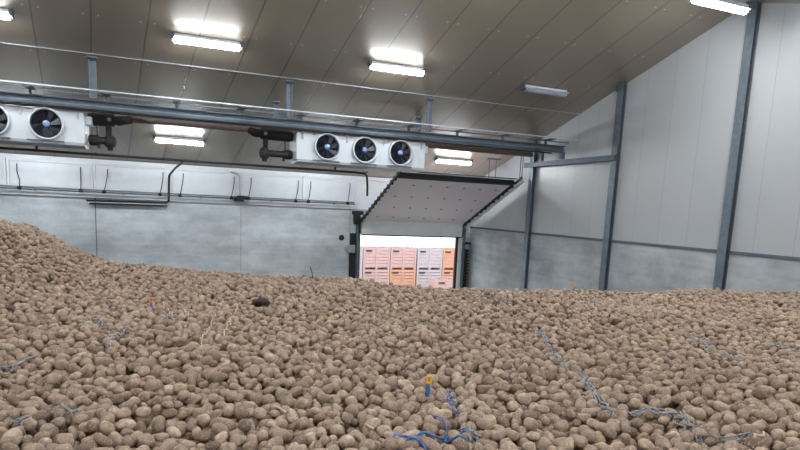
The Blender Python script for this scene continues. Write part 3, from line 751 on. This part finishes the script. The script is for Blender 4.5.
# ---- litter on the heap
def top_z(x, y):
    i = int(np.clip((x - GX0) / RES, 0, len(gx) - 1)); j = int(np.clip((y - GY0) / RES, 0, len(gy) - 1)); return float(hm[j, i])
def path(pix, step=.03, wob=.012, lift=.016):
    pts = [on_plane(x, y, 2, -1.06)[:2] for x, y in pix]
    out = []
    for a, b in zip(pts[:-1], pts[1:]):
        L = np.linalg.norm(b - a); n = max(2, int(L / step))
        for k in range(n): out.append(a + (b - a) * k / n)
    out.append(pts[-1]); out = np.array(out) + rng.normal(0, wob, (len(out), 2))
    zs = np.array([top_z(x, y) for x, y in out])
    for _ in range(2): zs[1:-1] = np.maximum(zs[1:-1], .5 * (zs[:-2] + zs[2:]) - .004)
    return [(x, y, z + lift) for (x, y), z in zip(out, zs)]
def strand(name, pix, r, mat, lab, cat, group, wob=.012, n=1, spread=.03):
    mb = MB()
    for k in range(n):
        pj = [(x + rng.normal(0, spread * 40) * (n > 1), y + rng.normal(0, spread * 25) * (n > 1)) for x, y in pix]
        mb.tube(path(pj, wob=wob), r, 5)
    return tag(mb.build(name, mat), lab, cat, group)
TW = 'blue twine on the potatoes'
strand('blue_twine', [(386, 447), (404, 445), (420, 441), (434, 438), (444, 434), (458, 430), (470, 434)], .006, 'blue_twine', 'bright blue twine curling over potatoes along the bottom, left of centre knot', 'twine', TW)
strand('blue_twine', [(444, 434), (452, 442), (464, 448), (476, 449)], .006, 'blue_twine', 'blue twine end running from the knot down to the bottom edge', 'twine', TW)
strand('blue_twine', [(436, 416), (440, 424), (444, 434), (447, 441)], .004, 'blue_twine', 'thin blue twine rising from the knot toward the yellow tag', 'twine', TW)
strand('blue_twine', [(450, 388), (450, 404), (455, 414), (466, 414), (473, 420)], .004, 'blue_twine', 'pale blue twine loop right of the yellow tagged cable', 'twine', TW)
strand('blue_twine', [(400, 449), (415, 448), (432, 449)], .006, 'blue_twine', 'short blue twine lying on the bottom edge', 'twine', TW)
NW = 'grey netting scraps on the potatoes'
nets = [([(581, 377), (592, 389), (603, 401), (611, 411)], 5, 'grey netting strip trailing down right of centre, upper piece'), ([(622, 408), (640, 410), (660, 414), (676, 414), (692, 423), (716, 437)], 5, 'long grey netting strip running to the bottom right'),
        ([(538, 328), (548, 344), (556, 358), (566, 372)], 4, 'grey netting strand right of centre above the upper strip'), ([(0, 368), (15, 364), (34, 360)], 5, 'grey netting scrap at the left edge'),
        ([(108, 347), (116, 337), (128, 330)], 4, 'grey netting scrap left of centre, near the pale roots'), ([(655, 317), (690, 319)], 3, 'grey netting scrap below the tall right column'),
        ([(690, 335), (702, 342), (712, 350)], 4, 'dark grey netting scrap at right, middle of the heap'), ([(715, 357), (745, 366)], 4, 'grey netting scrap near the right edge'),
        ([(582, 305), (602, 305)], 4, 'small pale netting scrap on the crest below the middle column'), ([(12, 421), (30, 424)], 5, 'silvery netting bunch in the bottom left corner'),
        ([(62, 408), (82, 414)], 3, 'grey netting strand just right of the silvery bunch'), ([(716, 438), (748, 441)], 4, 'pale netting scrap in the bottom right corner'),
        ([(92, 322), (104, 328)], 4, 'dark netting scrap left, below the mound'), ([(768, 344), (800, 352)], 3, 'thin netting strand at the right edge'),
        ([(164, 316), (178, 322)], 4, 'grey netting scrap beside the pale roots'), ([(478, 300), (505, 303)], 3, 'thin grey netting strand on the crest left of the slim column'),
        ([(455, 425), (468, 430), (478, 438)], 5, 'grey netting bunch tangled with the blue twine')]
for pix, n, lab in nets: strand('netting_scrap', pix, .0045, 'net_grey', lab, 'netting', NW, .014, n, .04)
RW = 'dry roots on the potatoes'
roots = [([(180, 303), (185, 311), (189, 319)], 'pale dry root left of centre, leftmost of the long roots'), ([(212, 315), (211, 324), (208, 332), (200, 344)], 'long pale bent dry root left of centre'),
         ([(231, 322), (227, 328), (225, 335)], 'short pale root beside the long bent one'), ([(161, 301), (167, 309), (173, 317)], 'thin pale root below the orange handle'),
         ([(234, 309), (241, 303)], 'short pale root left of the dark clod'), ([(750, 446), (756, 441), (772, 438)], 'pale root in the bottom right corner'),
         ([(368, 341), (372, 336)], 'short pale root in the middle of the heap'), ([(275, 408), (290, 414)], 'light dry root low left of centre'), ([(362, 432), (374, 438)], 'light dry root left of the blue twine')]
for pix, lab in roots: strand('dry_root', pix, .006, 'pale_root', lab, 'root', RW, .008)
p = on_plane(263, 303, 2, -1.05); z0 = top_z(p[0], p[1])
v, f = ico(3); v = lumpy(v, 3, .2) * np.array([.1, .09, .05]); v *= (1 + .25 * np.sin(37 * v[:, :1] * 3) * np.cos(41 * v[:, 1:2] * 3))
mb = MB(); mb.add(v + np.array([p[0], p[1], z0 + .015]), f.tolist(), True)
tag(mb.build('soil_clod', 'dark_soil'), 'dark clod of soil and haulm lying on the potatoes left of centre', 'clod')
p = on_plane(313, 277, 1, 8.3); z0 = top_z(p[0], p[1])
tag(MB().tube([(p[0], p[1], z0 - .02), (p[0] - .015, p[1], z0 + .1), (p[0] - .045, p[1], z0 + .19)], .006, 6).build('dry_stalk', 'dark_soil'), 'thin dark stalk sticking up from the crest in front of the back wall', 'stalk')
def probe(px, py, h, lab, handle, lean=.0, w=.018):
    p = on_plane(px, py, 2, -1.05); x, y = p[0], p[1]; z0 = top_z(x, y)
    t = thing('temperature_probe', lab, 'probe', (x, y, z0 - .03), 'temperature probes stuck in the heap')
    zt = z0 + h
    MB().tube([(x, y, z0 - .06), (x + lean * .5, y, z0 + h * .5), (x + lean, y, zt)], .008, 8).build('cable', 'probe_blue', t)
    hx = x + lean
    m = MB(); m.cbox(hx - w, hx + w, y - .006, y + .006, zt, zt + .014, .003); m.cbox(hx - w, hx + w, y - .006, y + .006, zt + 2 * w, zt + 2 * w + .012, .003)
    m.cbox(hx - w, hx - w + .011, y - .006, y + .006, zt + .01, zt + 2 * w + .006, .003); m.cbox(hx + w - .011, hx + w, y - .006, y + .006, zt + .01, zt + 2 * w + .006, .003)
    m.build('handle', handle, t)
probe(428, 398, .075, 'blue probe cable with a yellow loop handle near the bottom centre', 'yellow')
probe(151, 306, .04, 'blue probe cable with an orange handle on the heap at left, under the back wall', 'orange')
probe(573, 292, .11, 'thin probe with an orange handle standing on the crest by the slim column', 'orange', .02)

# ---------------------------------------------------------------- daylight outside the door and view settings
w = bpy.data.worlds.new('world'); sc.world = w; w.use_nodes = True
bg = w.node_tree.nodes['Background']; bg.inputs[0].default_value = (.93, .97, 1, 1); bg.inputs[1].default_value = 2.2
for o in bpy.data.objects:
    if '_local' in o: del o['_local']
sc.view_settings.view_transform = 'Standard'; sc.view_settings.look = 'None'
sc.view_settings.exposure = 0.0; sc.view_settings.gamma = 1.0
sc.view_settings.use_curve_mapping = False
sc.cycles.max_bounces = 8; sc.cycles.diffuse_bounces = 6
sc.cycles.sample_clamp_indirect = 3
